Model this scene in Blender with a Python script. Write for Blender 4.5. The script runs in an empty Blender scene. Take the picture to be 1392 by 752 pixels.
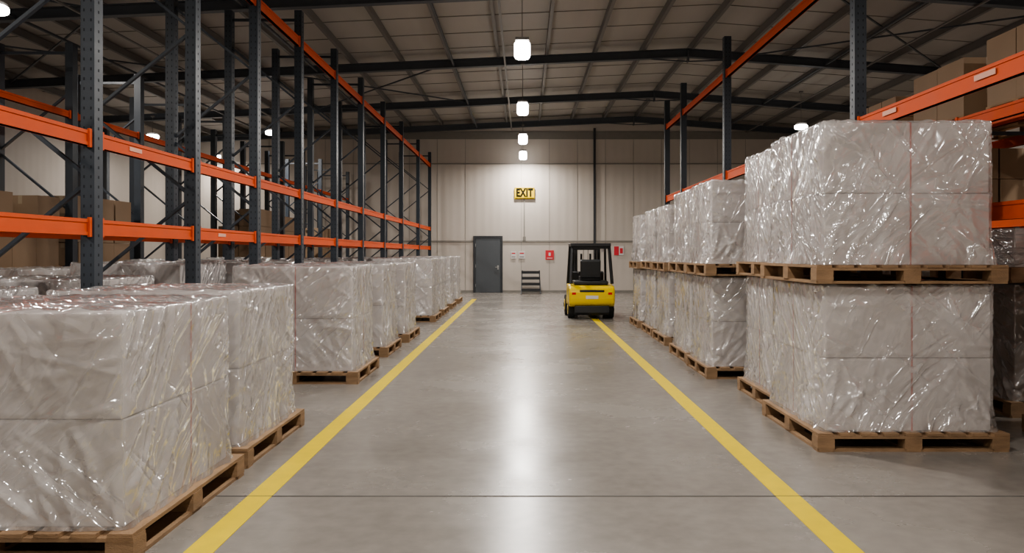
import bpy, bmesh, math, random
import numpy as np
from mathutils import Vector, Matrix, noise
random.seed(7)
C = bpy.context.scene.collection
try: bpy.context.scene.view_settings.look = 'AgX - Medium High Contrast'
except Exception: pass

# ------------------------------------------------------------------ materials
def new_mat(name):
    m = bpy.data.materials.new(name); m.use_nodes = True
    nt = m.node_tree; b = nt.nodes["Principled BSDF"]
    return m, nt, b
def mat(name, col, rough=0.5, metal=0.0, var=0.12, scale=6.0, bump=0.0, bscale=40.0, coat=0.0, stretch=(1,1,1), rvar=0.1, spec=0.5):
    m, nt, b = new_mat(name)
    tc = nt.nodes.new("ShaderNodeTexCoord"); mp = nt.nodes.new("ShaderNodeMapping")
    mp.inputs["Scale"].default_value = stretch
    nt.links.new(tc.outputs["Object"], mp.inputs["Vector"])
    n = nt.nodes.new("ShaderNodeTexNoise"); n.inputs["Scale"].default_value = scale; n.inputs["Detail"].default_value = 6
    nt.links.new(mp.outputs[0], n.inputs["Vector"])
    mx = nt.nodes.new("ShaderNodeMix"); mx.data_type = 'RGBA'
    mx.inputs[6].default_value = (*[c*(1-var) for c in col], 1)
    mx.inputs[7].default_value = (*[min(1, c*(1+var)) for c in col], 1)
    nt.links.new(n.outputs["Fac"], mx.inputs[0]); nt.links.new(mx.outputs[2], b.inputs["Base Color"])
    mr = nt.nodes.new("ShaderNodeMapRange")
    mr.inputs[3].default_value = max(0.02, rough-rvar); mr.inputs[4].default_value = min(1, rough+rvar)
    nt.links.new(n.outputs["Fac"], mr.inputs[0]); nt.links.new(mr.outputs[0], b.inputs["Roughness"])
    b.inputs["Metallic"].default_value = metal
    b.inputs["Specular IOR Level"].default_value = spec
    b.inputs["Coat Weight"].default_value = coat
    if bump > 0:
        n2 = nt.nodes.new("ShaderNodeTexNoise"); n2.inputs["Scale"].default_value = bscale
        nt.links.new(mp.outputs[0], n2.inputs["Vector"])
        bp = nt.nodes.new("ShaderNodeBump"); bp.inputs["Strength"].default_value = bump; bp.inputs["Distance"].default_value = 0.02
        nt.links.new(n2.outputs["Fac"], bp.inputs["Height"]); nt.links.new(bp.outputs[0], b.inputs["Normal"])
    return m
def emis(name, col, s):
    m, nt, b = new_mat(name)
    b.inputs["Base Color"].default_value = (*col, 1)
    b.inputs["Emission Color"].default_value = (*col, 1); b.inputs["Emission Strength"].default_value = s
    return m

M_post = mat("rack_post_slate_steel", (0.040, 0.050, 0.064), 0.42, 0.0, 0.2, 5)
M_slot = mat("rack_slot_dark", (0.014, 0.017, 0.022), 0.8)
M_orange = mat("rack_beam_orange", (0.60, 0.095, 0.025), 0.6, 0, 0.15, 4, spec=0.3)
M_label = mat("faded_label_white", (0.68, 0.36, 0.27), 0.6)
M_rafter = mat("rafter_dark_steel", (0.075, 0.086, 0.100), 0.5, 0, 0.2, 3)
M_purlin = mat("purlin_grey_steel", (0.17, 0.163, 0.155), 0.5, 0, 0.15, 3)
M_ceil = mat("roof_sheet", (0.42, 0.395, 0.365), 0.6, 0, 0.12, 0.8, stretch=(4, 0.6, 1))
M_wood = mat("pallet_wood", (0.29, 0.185, 0.105), 0.75, 0, 0.55, 5, 0.35, 60, stretch=(1, 1, 4))
M_carton = mat("carton_brown", (0.28, 0.195, 0.125), 0.75, 0, 0.12, 3)
M_tape = mat("carton_tape", (0.36, 0.28, 0.19), 0.35)
M_block = mat("white_carton_board", (0.70, 0.665, 0.655), 0.6, 0, 0.04, 2)
M_gap = mat("carton_gap_shadow", (0.20, 0.18, 0.17), 0.8)
M_strap = mat("strap_red", (0.55, 0.14, 0.11), 0.5)
M_yellow = mat("line_paint_yellow", (0.72, 0.54, 0.012), 0.5, 0, 0.14, 9)
M_fork_y = mat("forklift_yellow_paint", (0.82, 0.58, 0.008), 0.3, 0, 0.05, 3, coat=0.5)
M_black = mat("black_plastic", (0.02, 0.021, 0.023), 0.45)
M_rubber = mat("tyre_rubber", (0.018, 0.018, 0.018), 0.8)
M_dark = mat("dark_steel", (0.045, 0.047, 0.05), 0.4, 0.4)
M_door = mat("door_grey_paint", (0.085, 0.095, 0.105), 0.45, 0, 0.06)
M_doorf = mat("door_frame_dark", (0.04, 0.043, 0.048), 0.5)
M_trim = mat("trim_grey", (0.24, 0.225, 0.20), 0.5)
M_metal = mat("brushed_metal", (0.5, 0.5, 0.5), 0.3, 0.9)
M_red = mat("sign_red", (0.62, 0.035, 0.05), 0.5, 0, 0.05)
M_white = mat("sign_white", (0.65, 0.62, 0.61), 0.5, 0, 0.05)
M_signy = mat("sign_yellow", (0.60, 0.42, 0.015), 0.8, 0, 0.05, spec=0.1)
M_signd = mat("sign_lettering_dark", (0.02, 0.018, 0.01), 0.9, spec=0.05)
M_joint = mat("floor_joint_filler", (0.10, 0.093, 0.085), 0.7)
M_lamp = emis("lamp_lens", (1.0, 0.97, 0.93), 14)
M_tail = mat("tail_lamp_red", (0.6, 0.02, 0.02), 0.2)

def wall_mat():
    m, nt, b = new_mat("wall_cladding")
    tc = nt.nodes.new("ShaderNodeTexCoord")
    n = nt.nodes.new("ShaderNodeTexNoise"); n.inputs["Scale"].default_value = 0.6; n.inputs["Detail"].default_value = 5
    nt.links.new(tc.outputs["Object"], n.inputs["Vector"])
    mx = nt.nodes.new("ShaderNodeMix"); mx.data_type = 'RGBA'
    mx.inputs[6].default_value = (0.49, 0.44, 0.39, 1); mx.inputs[7].default_value = (0.59, 0.535, 0.48, 1)
    nt.links.new(n.outputs["Fac"], mx.inputs[0]); nt.links.new(mx.outputs[2], b.inputs["Base Color"])
    sx = nt.nodes.new("ShaderNodeSeparateXYZ"); nt.links.new(tc.outputs["Object"], sx.inputs[0])
    ad = nt.nodes.new("ShaderNodeMath"); ad.operation = 'ADD'
    nt.links.new(sx.outputs[0], ad.inputs[0]); nt.links.new(sx.outputs[1], ad.inputs[1])
    ml = nt.nodes.new("ShaderNodeMath"); ml.operation = 'MULTIPLY'; ml.inputs[1].default_value = 2*math.pi/0.33
    nt.links.new(ad.outputs[0], ml.inputs[0])
    sn = nt.nodes.new("ShaderNodeMath"); sn.operation = 'SINE'; nt.links.new(ml.outputs[0], sn.inputs[0])
    bp = nt.nodes.new("ShaderNodeBump"); bp.inputs["Strength"].default_value = 0.10; bp.inputs["Distance"].default_value = 0.02
    nt.links.new(sn.outputs[0], bp.inputs["Height"]); nt.links.new(bp.outputs[0], b.inputs["Normal"])
    b.inputs["Roughness"].default_value = 0.55
    return m
M_wall = wall_mat()

def floor_mat():
    m, nt, b = new_mat("polished_concrete")
    tc = nt.nodes.new("ShaderNodeTexCoord")
    n1 = nt.nodes.new("ShaderNodeTexNoise"); n1.inputs["Scale"].default_value = 0.7; n1.inputs["Detail"].default_value = 9; n1.inputs["Roughness"].default_value = 0.6
    n2 = nt.nodes.new("ShaderNodeTexNoise"); n2.inputs["Scale"].default_value = 9; n2.inputs["Detail"].default_value = 8
    for n in (n1, n2): nt.links.new(tc.outputs["Object"], n.inputs["Vector"])
    cr = nt.nodes.new("ShaderNodeValToRGB")
    cr.color_ramp.elements[0].position = 0.25; cr.color_ramp.elements[0].color = (0.215, 0.197, 0.176, 1)
    cr.color_ramp.elements[1].position = 0.78; cr.color_ramp.elements[1].color = (0.278, 0.257, 0.233, 1)
    nt.links.new(n1.outputs["Fac"], cr.inputs[0])
    mx = nt.nodes.new("ShaderNodeMix"); mx.data_type = 'RGBA'; mx.blend_type = 'OVERLAY'; mx.inputs[0].default_value = 0.2
    nt.links.new(cr.outputs[0], mx.inputs[6]); nt.links.new(n2.outputs["Fac"], mx.inputs[7])
    nt.links.new(mx.outputs[2], b.inputs["Base Color"])
    mr = nt.nodes.new("ShaderNodeMapRange"); mr.inputs[1].default_value = 0.3; mr.inputs[2].default_value = 0.7
    mr.inputs[3].default_value = 0.20; mr.inputs[4].default_value = 0.31
    nt.links.new(n1.outputs["Fac"], mr.inputs[0]); nt.links.new(mr.outputs[0], b.inputs["Roughness"])
    b.inputs["Specular IOR Level"].default_value = 0.42
    bp = nt.nodes.new("ShaderNodeBump"); bp.inputs["Strength"].default_value = 0.03; bp.inputs["Distance"].default_value = 0.01
    nt.links.new(n2.outputs["Fac"], bp.inputs["Height"]); nt.links.new(bp.outputs[0], b.inputs["Normal"])
    return m
M_floor = floor_mat()

def film_mat(name, haze=0.13):
    """thin clear stretch film: transparent, glossy, milky where it is folded"""
    m, nt, b = new_mat(name)
    nt.nodes.remove(b)
    L = nt.links
    out = nt.nodes["Material Output"]
    tc = nt.nodes.new("ShaderNodeTexCoord"); sp = nt.nodes.new("ShaderNodeSeparateXYZ"); L.new(tc.outputs["Object"], sp.inputs[0])
    oi = nt.nodes.new("ShaderNodeObjectInfo")
    def math_(op, a, bb=None):
        n = nt.nodes.new("ShaderNodeMath"); n.operation = op
        for i, v in enumerate((a, bb)):
            if v is None: continue
            if isinstance(v, (int, float)): n.inputs[i].default_value = v
            else: L.new(v, n.inputs[i])
        return n.outputs[0]
    u = math_('ADD', sp.outputs[0], sp.outputs[1]); v = sp.outputs[2]
    rnd = math_('MULTIPLY', oi.outputs["Random"], 37.0)
    hs = []
    for ang, s1, s2, p, wgt in ((50, 6.5, 0.7, 5, 1.0), (-42, 6.0, 0.7, 5, .8), (64, 11, 1.0, 4, .6), (35, 12, 1.0, 4, .5)):
        a = math.radians(ang)
        p1 = math_('ADD', math_('MULTIPLY', u, math.sin(a)*s1), math_('MULTIPLY', v, -math.cos(a)*s1))
        p2 = math_('ADD', math_('MULTIPLY', u, math.cos(a)*s2), math_('MULTIPLY', v, math.sin(a)*s2))
        cx = nt.nodes.new("ShaderNodeCombineXYZ"); L.new(p1, cx.inputs[0]); L.new(p2, cx.inputs[1]); L.new(math_('ADD', rnd, float(ang)), cx.inputs[2])
        n = nt.nodes.new("ShaderNodeTexNoise"); n.inputs["Scale"].default_value = 0.7; n.inputs["Detail"].default_value = 1.2; n.inputs["Distortion"].default_value = 0.3
        L.new(cx.outputs[0], n.inputs["Vector"])
        r = math_('SUBTRACT', 1.0, math_('MULTIPLY', math_('ABSOLUTE', math_('SUBTRACT', n.outputs["Fac"], 0.5)), 2.6))
        r = math_('POWER', math_('MAXIMUM', r, 0.0), p)
        mk_ = nt.nodes.new("ShaderNodeTexNoise"); mk_.inputs["Scale"].default_value = 1.9
        mp = nt.nodes.new("ShaderNodeVectorMath"); mp.operation = 'ADD'
        cc = nt.nodes.new("ShaderNodeCombineXYZ"); L.new(rnd, cc.inputs[0]); cc.inputs[1].default_value = ang
        L.new(tc.outputs["Object"], mp.inputs[0]); L.new(cc.outputs[0], mp.inputs[1]); L.new(mp.outputs[0], mk_.inputs["Vector"])
        mr = nt.nodes.new("ShaderNodeMapRange"); mr.inputs[1].default_value = 0.44; mr.inputs[2].default_value = 0.60
        L.new(mk_.outputs["Fac"], mr.inputs[0])
        hs.append(math_('MULTIPLY', math_('MULTIPLY', r, mr.outputs[0]), wgt))
    h = hs[0]
    for x in hs[1:]: h = math_('ADD', h, x)
    ridge = h
    nb = nt.nodes.new("ShaderNodeTexNoise"); nb.inputs["Scale"].default_value = 3.0; nb.inputs["Detail"].default_value = 1
    L.new(tc.outputs["Object"], nb.inputs["Vector"])
    h = math_('ADD', h, math_('MULTIPLY', nb.outputs["Fac"], 1.4))
    bp = nt.nodes.new("ShaderNodeBump"); bp.inputs["Strength"].default_value = 1.0; bp.inputs["Distance"].default_value = 0.026
    L.new(h, bp.inputs["Height"])
    gl = nt.nodes.new("ShaderNodeBsdfGlossy"); gl.inputs["Roughness"].default_value = 0.14; gl.inputs["Color"].default_value = (1,1,1,1)
    L.new(bp.outputs[0], gl.inputs["Normal"])
    df = nt.nodes.new("ShaderNodeBsdfDiffuse"); df.inputs["Color"].default_value = (.88,.86,.85,1)
    tr = nt.nodes.new("ShaderNodeBsdfTransparent"); tr.inputs["Color"].default_value = (.98,.975,.97,1)
    m1 = nt.nodes.new("ShaderNodeMixShader")
    hz = math_('MINIMUM', math_('ADD', math_('MULTIPLY', ridge, 0.20), haze), 0.6)
    L.new(hz, m1.inputs[0]); L.new(tr.outputs[0], m1.inputs[1]); L.new(df.outputs[0], m1.inputs[2])
    fr = nt.nodes.new("ShaderNodeFresnel"); fr.inputs["IOR"].default_value = 1.7; L.new(bp.outputs[0], fr.inputs["Normal"])
    f = math_('MINIMUM', math_('MULTIPLY', fr.outputs[0], 2.0), 0.65)
    m2 = nt.nodes.new("ShaderNodeMixShader"); L.new(f, m2.inputs[0]); L.new(m1.outputs[0], m2.inputs[1]); L.new(gl.outputs[0], m2.inputs[2])
    L.new(m2.outputs[0], out.inputs["Surface"])
    return m
M_film = film_mat("stretch_film_clear")

# ------------------------------------------------------------------ mesh helpers
def bx(bm, x0, x1, y0, y1, z0, z1, mi=0):
    vs = [bm.verts.new(p) for p in ((x0,y0,z0),(x1,y0,z0),(x1,y1,z0),(x0,y1,z0),(x0,y0,z1),(x1,y0,z1),(x1,y1,z1),(x0,y1,z1))]
    for f in ((3,2,1,0),(4,5,6,7),(0,1,5,4),(1,2,6,5),(2,3,7,6),(3,0,4,7)):
        fc = bm.faces.new([vs[i] for i in f]); fc.material_index = mi
    return vs
def bar(bm, a, b, w, d, mi=0, up=(0,0,1)):
    a = Vector(a); b = Vector(b); dr = (b-a); L = dr.length; dr.normalize()
    u = Vector(up)
    if abs(dr.dot(u)) > 0.98: u = Vector((0,1,0))
    s = dr.cross(u).normalized(); t = s.cross(dr).normalized()
    vs = []
    for p in (a, b):
        for sx, tx in ((-1,-1),(1,-1),(1,1),(-1,1)):
            vs.append(bm.verts.new(p + s*sx*w/2 + t*tx*d/2))
    for f in ((3,2,1,0),(4,5,6,7),(0,1,5,4),(1,2,6,5),(2,3,7,6),(3,0,4,7)):
        fc = bm.faces.new([vs[i] for i in f]); fc.material_index = mi
def cyl(bm, c, r, h, axis='Z', seg=24, mi=0, r2=None):
    rot = {'Z': Matrix.Identity(4), 'X': Matrix.Rotation(math.pi/2, 4, 'Y'), 'Y': Matrix.Rotation(math.pi/2, 4, 'X')}[axis]
    g = bmesh.ops.create_cone(bm, cap_ends=True, segments=seg, radius1=r, radius2=r if r2 is None else r2, depth=h, matrix=Matrix.Translation(c) @ rot)
    fs = set()
    for v in g['verts']:
        for f in v.link_faces: fs.add(f)
    for f in fs: f.material_index = mi
def mk(name, bm, mats, parent=None, loc=(0,0,0), bevel=0.0, smooth=False):
    bmesh.ops.recalc_face_normals(bm, faces=bm.faces)
    me = bpy.data.meshes.new(name); bm.to_mesh(me); bm.free()
    for m in mats: me.materials.append(m)
    if smooth:
        for p in me.polygons: p.use_smooth = True
    o = bpy.data.objects.new(name, me); C.objects.link(o); o.location = loc
    if parent: o.parent = parent
    if bevel > 0:
        md = o.modifiers.new("bevel", 'BEVEL'); md.width = bevel; md.segments = 2; md.limit_method = 'ANGLE'
    return o
def empty(name, loc=(0,0,0)):
    e = bpy.data.objects.new(name, None); C.objects.link(e); e.location = loc; e.empty_display_size = 0.2
    return e
def inst(name, me, parent, loc=(0,0,0), scale=(1,1,1), rotz=0):
    o = bpy.data.objects.new(name, me); C.objects.link(o); o.parent = parent
    o.location = loc; o.scale = scale; o.rotation_euler = (0,0,rotz)
    return o

XL, XR, YB, YF = -14.5, 12.5, -6.0, 32.7
RX, RZ = 4.47, 6.9
def rz(x): return RZ - (RX-x)*0.046 if x < RX else RZ - (x-RX)*0.075

# ------------------------------------------------------------------ shell
bm = bmesh.new(); bx(bm, XL-.2, XR+.2, YB-.2, YF+.2, -0.2, 0); mk("floor", bm, [M_floor])
bm = bmesh.new(); bx(bm, XL-.2, XR+.2, YF, YF+.2, 0, 7.6); mk("wall_back", bm, [M_wall])
bm = bmesh.new(); bx(bm, XL-.2, XR+.2, YB-.2, YB, 0, 7.6); mk("wall_front", bm, [M_wall])
bm = bmesh.new(); bx(bm, XL-.2, XL, YB, YF, 0, 7.6); mk("wall_left", bm, [M_wall])
bm = bmesh.new(); bx(bm, XR, XR+.2, YB, YF, 0, 7.6); mk("wall_right", bm, [M_wall])
bm = bmesh.new()
zo = 0.47
for xa, xb in ((XL-.2, RX), (RX, XR+.2)):
    v = [bm.verts.new(p) for p in ((xa,YB-.2,rz(xa)+zo),(xb,YB-.2,rz(xb)+zo),(xb,YF+.2,rz(xb)+zo),(xa,YF+.2,rz(xa)+zo),
                                   (xa,YB-.2,rz(xa)+zo+.12),(xb,YB-.2,rz(xb)+zo+.12),(xb,YF+.2,rz(xb)+zo+.12),(xa,YF+.2,rz(xa)+zo+.12))]
    for f in ((3,2,1,0),(4,5,6,7),(0,1,5,4),(1,2,6,5),(2,3,7,6),(3,0,4,7)): bm.faces.new([v[i] for i in f])
ceil = mk("ceiling", bm, [M_ceil])
bm = bmesh.new()
y = -5.4
while y < YF:
    for xa, xb in ((XL, RX), (RX, XR)):
        bar(bm, (xa, y, rz(xa)+zo-.005), (xb, y, rz(xb)+zo-.005), 0.02, 0.02)
    y += 1.4
mk("trim_roof_sheet_lap", bm, [M_trim])
bm = bmesh.new()
x = XL + .6
while x < XR:
    bx(bm, x-.03, x+.03, YB, YF, rz(x)+.28, rz(x)+.455)
    bx(bm, x-.03, x+.05, YB, YF, rz(x)+.27, rz(x)+.285)
    x += 1.32
mk("roof_purlins", bm, [M_purlin])
bm = bmesh.new()
for yf in (-5.2, 0.0, 5.2, 10.4, 16.0, 21.7, 27.3, 32.35):
    for xa, xb in ((XL, RX), (RX, XR)):
        a = rz(xa); b = rz(xb)
        bar(bm, (xa,yf,a+.06), (xb,yf,b+.06), 0.17, 0.02)
        bar(bm, (xa,yf,a+.165), (xb,yf,b+.165), 0.03, 0.21)
        bar(bm, (xa,yf,a+.27), (xb,yf,b+.27), 0.17, 0.02)
    bx(bm, RX-.02, RX+.02, yf-.09, yf+.09, RZ-.08, RZ+.26)
    for s in (-1, 1):
        bar(bm, (RX, yf, RZ-.06), (RX+s*1.0, yf, rz(RX+s*1.0)+.05), 0.03, 0.03)
    for xc in (XL+.14, XR-.14):
        zt = rz(xc)+.05
        bx(bm, xc-.12, xc-.10, yf-.09, yf+.09, 0, zt); bx(bm, xc+.10, xc+.12, yf-.09, yf+.09, 0, zt); bx(bm, xc-.1, xc+.1, yf-.012, yf+.012, 0, zt)
for xt in (-10.2, -5.6, -1.9, 8.2):
    bar(bm, (xt, YB, rz(xt)+.12), (xt, YF, rz(xt)+.12), 0.05, 0.05)
for (xa, ya, xb, yb) in ((-14,10.4,-8.5,16),(-8.5,10.4,-14,16),(-14,16,-8.5,21.7),(-8.5,16,-14,21.7),(6,16,11.5,21.7),(11.5,16,6,21.7),(-7,21.7,-2,27.3),(-2,21.7,-7,27.3)):
    bar(bm, (xa,ya,rz(xa)+.2), (xb,yb,rz(xb)+.2), 0.035, 0.035)
mk("roof_frame", bm, [M_rafter])
for xt in (-8.7, -0.5, 9.1):
    bm = bmesh.new(); bar(bm, (xt, YB+.1, rz(xt)+.02), (xt, YF-.15, rz(xt)+.02), 0.05, 0.03)
    mk("cable_conduit", bm, [M_purlin])

# back wall trims
bm = bmesh.new(); bx(bm, XL, XR, YF-.04, YF, 2.08, 2.14); mk("trim_1", bm, [M_trim])
bm = bmesh.new(); bx(bm, XL, XR, YF-.03, YF, 5.27, 5.31); mk("trim_2", bm, [M_trim])
bm = bmesh.new(); bx(bm, 2.86, 2.95, YF-.07, YF, 0, 6.75); mk("trim_3", bm, [M_doorf])
bm = bmesh.new(); bx(bm, XL, XR, YF-.03, YF, 6.3, 6.62); mk("trim_4", bm, [M_trim])
bm = bmesh.new(); bx(bm, XL, XR, YF-.03, YF, 0, 0.10); mk("baseboard_back", bm, [M_trim])
bm = bmesh.new()
x = -13.9
while x < XR:
    if not(-2.2 < x < -.7): bx(bm, x-.006, x+.006, YF-.01, YF, 0.10, 6.3)
    x += 1.15
mk("trim_5", bm, [M_trim])

for i, (xc, ye) in enumerate(((-1.74, 28.0), (1.74, 28.0))):
    bm = bmesh.new(); bx(bm, xc-.08, xc+.08, -5.5, ye, 0, 0.003); mk("floor_marking_line", bm, [M_yellow])
bm = bmesh.new()
bx(bm, XL, XR, 5.245, 5.255, 0, 0.0035)
mk("floor_joint", bm, [M_joint])

# door
d = empty("door_1", (-1.465, YF, 0))
bm = bmesh.new()
bx(bm, -.60, -.52, -.08, 0, 0, 2.33); bx(bm, .52, .60, -.08, 0, 0, 2.33); bx(bm, -.52, .52, -.08, 0, 2.25, 2.33)
mk("door_frame", bm, [M_doorf], d)
bm = bmesh.new(); bx(bm, -.515, .515, -.05, -.005, 0.01, 2.245); mk("door_leaf", bm, [M_door], d, bevel=.004)
bm = bmesh.new(); bx(bm, .38, .44, -.062, -.05, .95, 1.12); bar(bm, (.43,-.10,1.05), (.30,-.10,1.05), .02,.02); bar(bm, (.43,-.05,1.05), (.43,-.11,1.05), .02,.02)
for z in (.3, 1.1, 1.95): bx(bm, -.53, -.50, -.065, -.045, z-.06, z+.06)
mk("door_handle_and_hinges", bm, [M_metal], d)

# exit sign
e = empty("exit_sign", (0.03, YF-.05, 4.08))
bm = bmesh.new(); bx(bm, -.41, .41, -.05, .05, -.23, .23); mk("sign_panel", bm, [M_signy], e, bevel=.01)
cu = bpy.data.curves.new("exit_text", 'FONT'); cu.body = "EXIT"; cu.size = .46; cu.align_x = 'CENTER'; cu.align_y = 'CENTER'; cu.extrude = .004; cu.offset = .024
cu.space_character = 1.12
cu.materials.append(M_signd)
t = bpy.data.objects.new("lettering", cu); C.objects.link(t); t.parent = e; t.location = (0,-.056,0); t.rotation_euler = (math.pi/2,0,0); t.scale = (.66,.95,1)
bm = bmesh.new(); bx(bm, -.39, .39, -.056, -.05, .195, .21, 0); bx(bm, -.39, .39, -.056, -.05, -.21, -.195, 0); mk("border", bm, [M_signd], e)
bm = bmesh.new(); bx(bm, .0, .04, YF-.04, YF, 2.14, 3.85); bx(bm, -.04,.08, YF-.06, YF, 2.14, 2.3); mk("wall_conduit", bm, [M_trim])
def wsign(x, z, w, h, kind):
    e = empty("wall_sign", (x, YF-.02, z))
    bm = bmesh.new(); bx(bm, -w/2, w/2, -.02, .02, -h/2, h/2, 0)
    if kind == 'red':
        bx(bm, -w*.12, w*.12, -.025, -.02, -h*.1, h*.25, 1); bx(bm, -w*.35, w*.35, -.025, -.02, -h*.38, -h*.32, 1)
        ms = [M_red, M_white]
    elif kind == 'split':
        bx(bm, -w/2, 0, -.025, -.02, -h/2, h/2, 1); bx(bm, w*.1, w*.4, -.025,-.02, -h*.3, h*.3, 2); ms = [M_white, M_red, M_red]
    else:
        bx(bm, -w*.35, w*.35, -.025, -.02, h*.15, h*.3, 1); bx(bm, -w*.35, w*.35, -.025,-.02, -h*.3, -h*.2, 2); ms = [M_white, M_red, M_trim]
    mk("sign_plate", bm, ms, e)
wsign(1.06, 1.55, .34, .38, 'red'); wsign(3.9, 1.72, .40, .36, 'split'); wsign(-.42, 1.55, .22, .3, 'n'); wsign(-.08, 1.55, .26, .3, 'n')

# step ladder at the back wall
e = empty("step_ladder", (0.28, 31.6, 0))
bm = bmesh.new()
for s in (-1, 1):
    bar(bm, (s*.38, -.25, 0), (s*.34, .28, .92), .04, .06); bar(bm, (s*.38, .62, 0), (s*.34, .32, .92), .03, .04)
for i in range(4):
    t_ = (i+1)/4; yy = -.25+.53*t_; zz = .92*t_-.02
    bx(bm, -.37, .37, yy-.09, yy+.10, zz-.03, zz+.01); bx(bm, -.37,.37, yy-.10, yy-.085, zz-.10, zz)
for i in range(2): bar(bm, (-.36,.5-.1*i,.35+.3*i), (.36,.5-.1*i,.35+.3*i), .02,.03)
mk("frame_and_treads", bm, [M_dark], e)

# ------------------------------------------------------------------ lamps
def lamp(x, y, z=5.55, p=150, flat=False):
    e = empty("high_bay_lamp", (x, y, z))
    hs = .05 if flat else .13
    bm = bmesh.new()
    bx(bm, -.13, .13, -.13, .13, hs, hs+.05)
    zt = rz(x) - z + .05
    cyl(bm, (0,0,(hs+.05+zt)/2), .007, zt-hs-.05, seg=8, mi=0)
    bx(bm, -.05, .05, -.05, .05, zt-.04, zt)
    mk("housing", bm, [M_purlin], e)
    bm = bmesh.new()
    if flat: cyl(bm, (0,0,-.02), .20, .13, seg=32)
    else: bx(bm, -.155, .155, -.155, .155, -.21, .128)
    o = mk("lens", bm, [M_lamp], e, bevel=.05 if flat else .085)
    o.modifiers[0].segments = 5
    ld = bpy.data.lights.new("lamp_light", 'AREA'); ld.shape = 'DISK'; ld.size = .30; ld.energy = p; ld.color = (1.0, .95, .89)
    o = bpy.data.objects.new("lamp_light", ld); C.objects.link(o); o.parent = e; o.location = (0,0,-.23 if not flat else -.10)
P = 228
for y in (-3, 3.2, 9.2, 15.3, 21.5, 27.2, 31.7): lamp(-.03, y, 5.55, P*(.97 if y < 30 else .75))  # the nearest three are out of view, added to light the camera end
for x, y, k in ((-8.2,-2,1.05), (-8.2,5.0,1.0), (-8.5,12.8,.6), (-8.2,25.9,.95)): lamp(x, y, 5.55, P*k, True)  # first two are unseen, added for light near the camera
for y in (10.0, 26.4, 31.8): lamp(-12.3, y, 5.5, P*.38, True)  # the nearest one is unseen, added to extend the row's light
for y in (-2, 5.5, 12.2, 24.7): lamp(8.6, y, 5.55, P*.95, True)  # only the farthest is in view, the others are added to brighten this end

# ------------------------------------------------------------------ racks
def rack(xf, xb, ys, top, beams, name="pallet_rack", slots=True, braces=True, pw=.12, pd=.14, topb=None):
    e = empty(name, (0,0,0))
    bm = bmesh.new()
    sgn = 1 if xf > xb else -1
    topb = topb or top
    if xf > 0: sgn = -1
    for i, y in enumerate(ys):
        for xc, tp in ((xf, top), (xb, topb)):
            bx(bm, xc-pw/2, xc+pw/2, y-pd/2, y-pd/2+.02, .008, tp, 0)
            bx(bm, xc-pw/2, xc-pw/2+.02, y-pd/2+.02, y+pd/2, .008, tp, 0)
            bx(bm, xc+pw/2-.02, xc+pw/2, y-pd/2+.02, y+pd/2, .008, tp, 0)
            bx(bm, xc-pw/2-.03, xc+pw/2+.03, y-pd/2-.03, y+pd/2+.03, 0, .008, 0)
            if slots and (y < 17) :
                z = .3
                while z < tp-.05:
                    for o in (-.030, .030):
                        bx(bm, xc+o-.005, xc+o+.005, y-pd/2-.0015, y-pd/2, z, z+.025, 1)
                    fx = xc + sgn*pw/2
                    bx(bm, min(fx, fx+sgn*.0015), max(fx, fx+sgn*.0015), y-.008, y+.008, z, z+.025, 1)
                    z += .085
        if braces:
            z = .35; k = 0
            tm = min(top, topb)
            while z < tm-1.0:
                a, b = (xf, xb) if k % 2 == 0 else (xb, xf)
                bar(bm, (a, y, z), (b, y, z+.95), .03, .045, 0, up=(0,1,0)); z += .95; k += 1
            bar(bm, (xf,y,.3), (xb,y,.3), .03,.045); bar(bm, (xf,y,tm-.15), (xb,y,tm-.15), .03,.045)
    mk("uprights", bm, [M_post, M_slot], e)
    bm = bmesh.new()
    for (z, h, which, ya, yb) in beams:
        xs = {'f': (xf,), 'b': (xb,), 'fb': (xf, xb)}[which]
        for xc in xs:
            bx(bm, xc-.025, xc+.025, ya, yb, z-h/2, z+h/2, 0)
            bx(bm, xc-.034, xc+.034, ya, yb, z-h/2, z-h/2+.03, 0)
            bx(bm, xc-.034, xc+.034, ya, yb, z+h/2-.03, z+h/2, 0)
            for y in ys:
                if ya-.1 < y < yb+.1:
                    for s in (-1, 1):
                        fx = xc + sgn*.026
                        bx(bm, min(fx, fx+sgn*.02), max(fx, fx+sgn*.02), y+s*.10-.02, y+s*.10+.02, z-h/2-.015, z+h/2+.015, 0)
    mk("beams", bm, [M_orange], e)
    return e

YL = [2.7, 4.85, 6.97, 9.1, 11.2, 13.4, 15.9, 18.5, 21.4, 24.6, 28.5, 32.0]
rack(-3.78, -4.95, YL, 5.68, [(1.83,.14,'fb',2.7,32.0), (2.60,.13,'f',2.7,32.0), (5.15,.15,'f',2.7,32.0)])
YL2 = [6.05, 8.2, 10.35, 12.5, 14.7, 16.85, 19.0, 21.2, 23.4, 25.6, 27.8, 30.0, 32.1]
rack(-7.1, -8.25, YL2, 4.9, [(1.22,.12,'fb',6.05,32.1), (3.77,.10,'f',6.05,32.1)], slots=False)
YR = [3.4, 9.6, 15.8, 20.1, 22.4]
rack(4.03, 5.2, YR, 5.9, [(1.96,.15,'fb',3.4,22.4), (3.14,.17,'f',3.4,22.4), (3.14,.14,'b',3.4,22.4), (5.16,.14,'f',3.4,22.4)], braces=False, topb=3.2, pw=.14)
rack(5.5, 6.75, [3.4, 9.6, 15.8, 20.1], 3.2, [(1.96,.12,'fb',3.4,20.1), (3.14,.13,'fb',3.4,20.1)], slots=False)
bm = bmesh.new()
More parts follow.
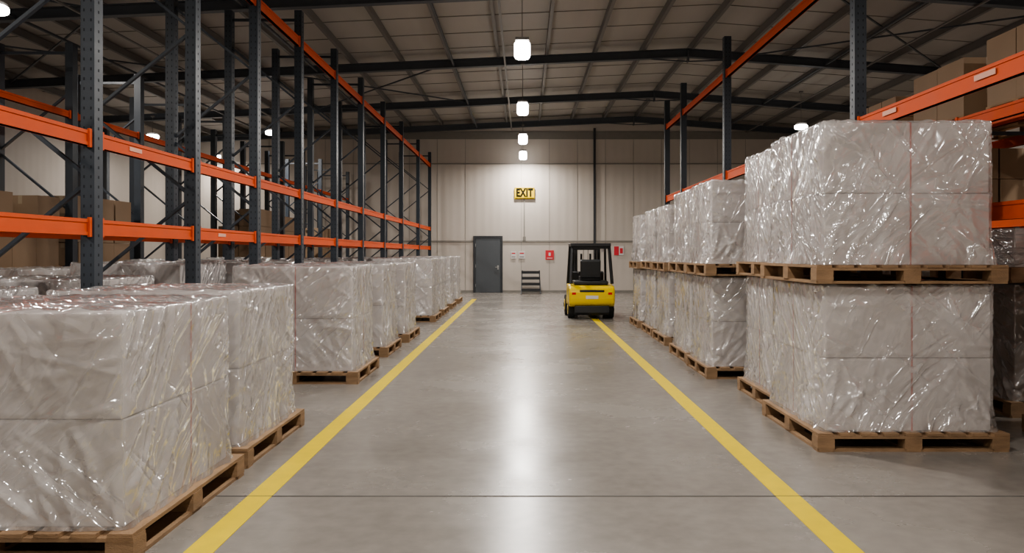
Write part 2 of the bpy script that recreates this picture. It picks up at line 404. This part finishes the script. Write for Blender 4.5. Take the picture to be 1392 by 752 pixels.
for (x, y, z) in ((4.0, 6.9, 3.15), (4.0, 8.7, 3.15)):
    bx(bm, x-.010, x-.005, y-.16, y+.16, z-.025, z+.025)
for (x, y, z) in ((-3.74, 9.9, 1.83), (-3.74, 7.7, 2.6)):
    bx(bm, x-.018, x-.008, y-.12, y+.12, z-.02, z+.02)
mk("beam_label", bm, [M_label])

# ------------------------------------------------------------------ pallets & wrapped loads
def pallet_mesh(w=1.57, d=1.57, h=.15):
    bm = bmesh.new(); w2, d2 = w/2, d/2; t = .022
    R = random.Random(3)
    for i in range(3):
        xc = (-w2+.07, 0, w2-.07)[i]
        bx(bm, xc-.06, xc+.06, -d2, d2, 0, t)
        for yc in (-d2+.07, 0, d2-.07):
            bx(bm, xc-.07, xc+.07, yc-.068, yc+.068, t, h-2*t)
    for yc in (-d2+.06, d2-.06): bx(bm, -w2, w2, yc-.05, yc+.05, 0.0, t-.002)
    for yc in (-d2+.065, 0, d2-.065): bx(bm, -w2, w2, yc-.065, yc+.065, h-2*t, h-t-.001)
    n = 9
    for i in range(n):
        xc = -w2 + .065 + i*(w-.13)/(n-1)
        bx(bm, xc-.062, xc+.062, -d2-R.uniform(0,.006), d2+R.uniform(0,.006), h-t, h)
    bmesh.ops.recalc_face_normals(bm, faces=bm.faces)
    me = bpy.data.meshes.new("wooden_pallet"); bm.to_mesh(me); bm.free(); me.materials.append(M_wood)
    return me
PAL = pallet_mesh()

def block_mesh(seed, mats, strap):
    """two tiers of cartons inside the film (1.4 x 1.4 x 1.2 envelope)"""
    R = random.Random(seed); bm = bmesh.new()
    a = .685
    for z0, z1 in ((.0, .596), (.602, 1.188)):
        o1, o2 = R.uniform(-.004,.004), R.uniform(-.004,.004)
        bx(bm, -a+o1, a+o1, -a+o2, a+o2, z0, z1, 0)
    bmesh.ops.bevel(bm, geom=bm.edges[:], offset=.006, segments=2, affect='EDGES')
    bx(bm, -a+.02, a-.02, -a+.02, a-.02, .59, .606, 1)
    if strap:
        s = a+.006; w = .007
        for c in (.03,):
            bx(bm, c-w, c+w, -s, -s+.003, 0, 1.194, 2); bx(bm, c-w, c+w, s-.003, s, 0, 1.194, 2); bx(bm, c-w, c+w, -s, s, 1.191, 1.194, 2)
        for c in (.12,):
            bx(bm, -s, -s+.003, c-w, c+w, 0, 1.196, 2); bx(bm, s-.003, s, c-w, c+w, 0, 1.196, 2); bx(bm, -s, s, c-w, c+w, 1.194, 1.197, 2)
    bmesh.ops.recalc_face_normals(bm, faces=bm.faces)
    me = bpy.data.meshes.new("carton_block"); bm.to_mesh(me); bm.free()
    for m in mats: me.materials.append(m)
    return me
BW = block_mesh(1, [M_block, M_gap, M_strap], False); BWS = block_mesh(2, [M_block, M_gap, M_strap], True)
BBR = block_mesh(3, [M_carton, M_gap, M_strap], False)

def film_mesh(seed, cuts=79, W=1.41, D=1.41, H=1.21):
    rng = np.random.RandomState(seed)
    bm = bmesh.new(); bmesh.ops.create_cube(bm, size=2)
    bmesh.ops.subdivide_edges(bm, edges=bm.edges[:], cuts=cuts, use_grid_fill=True)
    bmesh.ops.delete(bm, geom=[f for f in bm.faces if f.calc_center_median().z < -.999], context='FACES')
    bm.verts.ensure_lookup_table()
    co = np.array([v.co[:] for v in bm.verts])
    half = np.array([W/2, D/2, H/2]); P_ = co*half
    r = .018
    inner = np.clip(P_, -(half-r), half-r)
    inner[:,2] = np.where(P_[:,2] < 0, np.clip(P_[:,2], -half[2], None), inner[:,2])
    dv = P_ - inner; L = np.linalg.norm(dv, axis=1); ok = L > 1e-9
    nrm = np.zeros_like(P_); nrm[ok] = dv[ok]/L[ok][:,None]
    P_ = inner + nrm*r
    z = P_[:,2] + H/2
    disp = np.zeros(len(P_))
    so = seed*13.7
    nz = np.array([noise.noise(Vector((a*2.2+so, b*2.2, c*2.2))) + .3*noise.noise(Vector((a*6+so, b*6, c*6))) for a, b, c in P_])
    disp += nz*.005
    side = np.abs(nrm[:,2]) < .5
    disp -= np.where(side & (np.abs(z-H/2) < .009), .006, 0)
    faces = [(0,1,-1),(0,1,1),(1,0,-1),(1,0,1)]
    for ax, ua, s in faces:
        mask = (nrm[:,ax]*s > .5)
        u = P_[:,ua][mask]; v = z[mask]; acc = np.zeros(mask.sum())
        for k in range(70):
            typ = rng.rand()
            if typ < .55:
                u0 = rng.choice([-1,1])*(W/2 - rng.rand()**2*.5); v0 = rng.rand()*.12
                ang = math.radians(rng.uniform(35, 80)) if u0 < 0 else math.radians(rng.uniform(100, 145))
            elif typ < .75:
                u0 = rng.uniform(-.7,.7); v0 = rng.choice([H, H/2]) - rng.rand()*.05
                ang = -math.radians(rng.uniform(30,150))
            else:
                u0 = rng.choice([-1,1])*W/2; v0 = rng.uniform(.1, H)
                ang = math.radians(rng.uniform(-50,50)) + (math.pi if u0 > 0 else 0)
            Ln = rng.uniform(.2,.85); sg = rng.uniform(.010,.020); am = rng.uniform(.006,.021)
            du, dv_ = u-u0, v-v0
            t_ = (du*math.cos(ang)+dv_*math.sin(ang))/Ln
            dd = -du*math.sin(ang)+dv_*math.cos(ang) + .04*np.sin(t_*3+k)*rng.uniform(-1,1)
            prof = np.clip(t_*6,0,1)*np.clip(1-t_,0,1)
            acc += am*prof*np.exp(-(dd/(sg*(1+.6*np.clip(t_,0,1))))**2)
        disp[mask] += acc
    gath = np.array([noise.noise(Vector((a*9+so, b*9, 5))) for a, b, c in P_])
    disp += np.maximum(gath, -.2)*.022*np.exp(-((z-H)/.05)**2)
    out = P_ + nrm*disp[:,None]
    sk = np.clip(1-z/.18, 0, 1)**1.6
    rag = np.array([.5+.5*noise.noise(Vector((a*6+so, b*6, 1))) for a, b, c in P_])
    lat = nrm.copy(); lat[:,2] = 0
    out += lat*(sk*(.012+.05*rag))[:,None]
    out[:,2] += H/2
    out[:,2] = np.maximum(out[:,2], 0.0)
    for v, p in zip(bm.verts, out): v.co = p
    me = bpy.data.meshes.new("stretch_film"); bm.to_mesh(me); bm.free()
    me.materials.append(M_film)
    for p in me.polygons: p.use_smooth = True
    return me
FM = [film_mesh(s) for s in (1, 2, 3, 4, 5)]
cnt = [0]
def pload(x0, x1, y0, y1, z0, ztop, blk=None, fi=None, ins=.085, ph=.15):
    cnt[0] += 1
    w, d_ = x1-x0, y1-y0
    e = empty("pallet_load", ((x0+x1)/2, (y0+y1)/2, z0))
    inst("wooden_pallet", PAL, e, (0,0,0), (w/1.57, d_/1.57, ph/.15))
    sc = ((w-2*ins)/1.4, (d_-2*ins)/1.4, (ztop-z0-ph-.008)/1.21)
    inst("carton_block", blk or BW, e, (0,0,ph), sc)
    inst("stretch_film", FM[(cnt[0] if fi is None else fi) % 5], e, (0,0,ph+.002), sc)
    return e
pload(-3.68, -2.02, 4.12, 5.76, 0, 1.31, BWS, 4)
pload(-3.68, -2.05, 5.92, 7.45, 0, 1.33, BW, 1)
pload(-3.68, -2.03, 9.75, 11.2, 0, 1.46, BWS, 0)
pload(-3.65, -2.10, 12.3, 13.7, 0, 1.45)
pload(-3.65, -2.06, 14.3, 15.8, 0, 1.45)
pload(-3.65, -2.06, 18.6, 20.0, 0, 1.50)
pload(-3.65, -2.06, 20.6, 22.0, 0, 1.50)
pload(-3.65, -2.06, 23.0, 24.4, 0, 1.52)
pload(-3.65, -2.06, 25.4, 26.8, 0, 1.52)
for ya, yb, zt in ((2.95,4.65,1.32),(5.05,6.75,1.33),(7.2,8.85,1.37),(9.35,10.95,1.5),(11.45,13.1,1.5),(13.7,15.5,1.48),(16.2,18.1,1.5),(18.8,20.6,1.5),(21.8,23.6,1.5)):
    pload(-5.45, -3.98, ya, yb, 0, zt)
pload(-6.9, -5.7, 10, 11.4, 0, 1.42)
pload(-6.9, -5.6, 13.4, 14.9, 0, 1.5); pload(-6.9, -5.6, 17.0, 18.5, 0, 1.52)
def dstack(x0, x1, y0, y1, zm, zt, a=None, fa=None, fb=None):
    pload(x0, x1, y0, y1, 0, zm, a, fa); pload(x0-.01, x1-.01, y0, y1+.02, zm-.002, zt, a, fb)
dstack(2.37, 3.92, 6.42, 7.93, 1.36, 2.70, BWS, 2, 0)
dstack(2.52, 3.90, 8.06, 9.40, 1.36, 2.72, BWS, 1, 3)
dstack(2.33, 3.88, 10.15, 11.45, 1.32, 2.56)
dstack(2.36, 3.88, 11.6, 12.95, 1.32, 2.56)
dstack(2.44, 3.90, 13.8, 15.15, 1.30, 2.47)
dstack(2.46, 3.90, 15.4, 16.7, 1.30, 2.47)
dstack(2.44, 3.90, 17.1, 18.4, 1.28, 2.45)
pload(4.74, 6.3, 7.75, 9.3, 0, 1.32, BBR)
pload(4.74, 6.3, 7.75, 9.3, 1.317, 1.86)
pload(4.74, 6.3, 10.1, 11.6, 0, 1.4, BBR); pload(4.5, 6.0, 5.8, 7.2, 0, 1.32, BBR)
pload(4.6, 6.2, 12.1, 13.6, 0, 1.5)

# ------------------------------------------------------------------ cartons
def cartons(xc, yc, z0, w, d_, h, nx, ny, nz_, seed):
    R = random.Random(seed)
    e = empty("carton_stack", (xc, yc, z0))
    inst("wooden_pallet", PAL, e, (0,0,0), (w/1.57, d_/1.57, .9))
    bm = bmesh.new(); cw, cd, ch = w/nx, d_/ny, h/nz_
    for i in range(nx):
        for j in range(ny):
            for k in range(nz_):
                if k == nz_-1 and R.random() < .15: continue
                j1, j2 = R.uniform(-.012,.012), R.uniform(-.012,.012)
                xa = -w/2+i*cw+.008+j1; ya = -d_/2+j*cd+.008+j2; za = .135+k*ch
                bx(bm, xa, xa+cw-.016, ya, ya+cd-.016, za, za+ch-.006, 0)
                xm = xa+cw/2
                bx(bm, xm-.03, xm+.03, ya-.001, ya+cd-.015, za+ch-.006, za+ch-.005, 1)
                bx(bm, xm-.03, xm+.03, ya-.0012, ya, za+ch*.75, za+ch-.006, 1)
    mk("cartons", bm, [M_carton, M_tape], e)
zs = 1.28
cartons(-7.68, 13.6, zs, 1.1, 1.7, 1.12, 2, 3, 3, 1)
cartons(-7.68, 11.4, zs, 1.1, 1.7, 1.05, 2, 3, 2, 2)
cartons(-7.68, 9.3, zs, 1.1, 1.7, 1.1, 2, 3, 3, 3)
cartons(-7.68, 22.3, zs, 1.1, 1.7, 1.4, 2, 3, 3, 4)
cartons(-7.68, 24.5, zs, 1.1, 1.7, 1.3, 2, 3, 3, 5)
cartons(-7.68, 28.9, zs, 1.1, 1.7, 1.1, 2, 3, 3, 6)
zs = 3.205
cartons(6.12, 8.9, zs, 1.25, 1.15, .80, 2, 2, 2, 11)
cartons(6.12, 10.6, zs, 1.25, 1.3, .72, 2, 2, 2, 12)
cartons(6.12, 12.5, zs, 1.25, 1.4, .60, 2, 3, 2, 13)
cartons(6.12, 7.2, zs, 1.25, 1.5, .85, 2, 3, 2, 14)
cartons(6.12, 5.2, zs, 1.25, 1.5, .9, 2, 3, 2, 15)
zs = 2.03
cartons(6.12, 11.0, zs, 1.25, 1.5, .8, 2, 3, 2, 16)
cartons(6.12, 12.9, zs, 1.25, 1.5, .8, 2, 3, 2, 17)

# ------------------------------------------------------------------ forklift (seen from the rear)
F = empty("forklift", (1.66, 19.35, 0))
def prism(bm, prof, x0, x1, mi=0):
    a = [bm.verts.new((x0, p[0], p[1])) for p in prof]; b = [bm.verts.new((x1, p[0], p[1])) for p in prof]
    bm.faces.new(a).material_index = mi; bm.faces.new(b[::-1]).material_index = mi
    n = len(prof)
    for i in range(n): bm.faces.new((a[i], a[(i+1)%n], b[(i+1)%n], b[i])).material_index = mi
bm = bmesh.new()
prism(bm, [(.12,.30),(.02,.38),(0,.50),(0,.66),(.05,.76),(.16,.82),(.75,.84),(.75,.30)], -.56, .56)
mk("counterweight", bm, [M_fork_y], F, bevel=.05)
bm = bmesh.new()
prism(bm, [(.06,.10),(.01,.16),(.02,.33),(.9,.33),(.9,.10)], -.42, .42); bx(bm, -.5,.5,.70,1.75,.14,.34)
bx(bm, -.30,.30,-.006,.02,.66,.72); bx(bm, -.5,.5,.70,1.7,.52,.56)
mk("chassis", bm, [M_black], F, bevel=.012)
bm = bmesh.new()
for s in (-1, 1):
    prism(bm, [(.72,.32),(.72,.84),(1.0,.84),(1.12,.55),(1.35,.50),(1.35,.32)], s*.40, s*.565)
prism(bm, [(1.6,.34),(1.6,.8),(1.72,.82),(1.82,.5),(1.82,.34)], -.5, .5)
mk("side_panels", bm, [M_fork_y], F, bevel=.02)
bm = bmesh.new()
bx(bm, -.42,.42,.22,1.0,.83,.93); mk("engine_cover", bm, [M_black], F, bevel=.03)
bm = bmesh.new(); prism(bm, [(1.58,.8),(1.55,1.12),(1.66,1.14),(1.74,.8)], -.44, .44); mk("dashboard", bm, [M_black], F, bevel=.02)
bm = bmesh.new()
bx(bm, -.26,.26,.52,.98,.93,1.03); prism(bm, [(.44,1.0),(.40,1.42),(.47,1.46),(.56,1.42),(.58,1.0)], -.25,.25)
bx(bm, -.30,-.26,.5,.9,1.10,1.15); bx(bm, .26,.30,.5,.9,1.10,1.15)
mk("seat", bm, [M_black], F, bevel=.03)
bm = bmesh.new()
bar(bm, (0,1.55,.9),(0,1.28,1.16),.05,.05)
bmesh.ops.create_cone(bm, cap_ends=True, segments=12, radius1=.03, radius2=.03, depth=.05, matrix=Matrix.Translation((0,1.26,1.18)) @ Matrix.Rotation(math.radians(-45),4,'X'))
mj = Matrix.Translation((0,1.26,1.18)) @ Matrix.Rotation(math.radians(45),4,'X')
seg = 28
for i in range(seg):
    a0, a1 = 2*math.pi*i/seg, 2*math.pi*(i+1)/seg
    bar(bm, mj @ Vector((.17*math.cos(a0), .17*math.sin(a0), 0)), mj @ Vector((.17*math.cos(a1), .17*math.sin(a1), 0)), .025, .025)
for a0 in (0, 2.1, 4.2): bar(bm, mj @ Vector((0,0,0)), mj @ Vector((.17*math.cos(a0), .17*math.sin(a0), 0)), .02, .015)
for i in range(3): bar(bm, (.25+.06*i,1.5,.95),(.25+.06*i,1.42,1.15),.015,.015)
mk("steering_wheel_and_levers", bm, [M_black], F)
bm = bmesh.new()
for s in (-1, 1):
    bar(bm, (s*.51,.22,.86),(s*.455,.42,1.80),.065,.07); bar(bm, (s*.50,1.70,.8),(s*.455,1.42,1.80),.06,.06)
    bar(bm, (s*.455,.30,1.82),(s*.455,1.52,1.82),.07,.07)
for y in (.32, 1.50): bar(bm, (-.49,y,1.82),(.49,y,1.82),.08,.08)
for i in range(6): bar(bm, (-.43,.5+i*.17,1.83),(.43,.5+i*.17,1.83),.05,.03)
bx(bm, -.44,.44,.36,.40,1.72,1.79)
mk("overhead_guard", bm, [M_black], F, bevel=.008)
bm = bmesh.new()
for s in (-1, 1):
    bx(bm, s*.34-.04, s*.34+.04, 1.90, 2.02, .06, 1.80); bx(bm, s*.26-.03, s*.26+.03, 1.95, 2.05, .06, 1.76)
    bar(bm, (s*.12,1.98,.1),(s*.12,1.98,1.6),.05,.05); bar(bm, (s*.06,2.0,.5),(s*.06,2.0,1.7),.012,.02)
for z in (.15, .75, 1.74): bx(bm, -.38,.38,1.93,1.99,z-.04,z+.04)
bx(bm, -.45,.45,2.06,2.10,.12,.20); bx(bm, -.45,.45,2.06,2.10,.45,.53)
for x in (-.44,-.22,0,.22,.44): bx(bm, x-.012,x+.012,2.06,2.09,.5,1.1)
bx(bm, -.45,.45,2.06,2.09,1.08,1.12)
for s in (-1, 1):
    bx(bm, s*.26-.055, s*.26+.055, 2.10, 2.14, .05, .55); prism(bm, [(2.10,.05),(2.10,.09),(3.15,.07),(3.15,.05)], s*.26-.055, s*.26+.055)
mk("mast_and_forks", bm, [M_dark], F)
def wheel(x, y, r, w):
    bm = bmesh.new(); cyl(bm, (0,0,0), r, w, 'X', 36, 0)
    o = mk("tyre", bm, [M_rubber], F, (x,y,r), bevel=.025)
    bm = bmesh.new(); cyl(bm, (0,0,0), r*.55, w+.02, 'X', 24, 0); cyl(bm, (0,0,0), r*.2, w+.05, 'X', 12, 1)
    mk("wheel_hub", bm, [M_fork_y, M_dark], F, (x,y,r), bevel=.006)
for s in (-1, 1): wheel(s*.48, .45, .215, .17); wheel(s*.50, 1.50, .27, .18)
bm = bmesh.new(); bx(bm, -.15,.15,-.008,.004,.50,.58); mk("rear_plate", bm, [M_white], F)
bm = bmesh.new()
for s in (-1, 1): bx(bm, s*.44-.05, s*.44+.05, -.004,.02,.60,.66)
mk("tail_lamps", bm, [M_tail], F, bevel=.006)
bm = bmesh.new(); cyl(bm, (.3,.40,1.68), .035, .08, seg=16); mk("work_lamp", bm, [M_metal], F)

# ------------------------------------------------------------------ world + camera
w = bpy.data.worlds.new("world"); bpy.context.scene.world = w; w.use_nodes = True
w.node_tree.nodes["Background"].inputs[0].default_value = (.5,.5,.5,1); w.node_tree.nodes["Background"].inputs[1].default_value = .3
cam = bpy.data.cameras.new("camera"); co_ = bpy.data.objects.new("camera", cam); C.objects.link(co_)
co_.location = (0,0,1.6); co_.rotation_euler = (math.pi/2,0,0)
cam.lens = 28; cam.sensor_width = 36; cam.shift_x = -16/1392; cam.shift_y = -31/1392; cam.clip_end = 200
bpy.context.scene.camera = co_
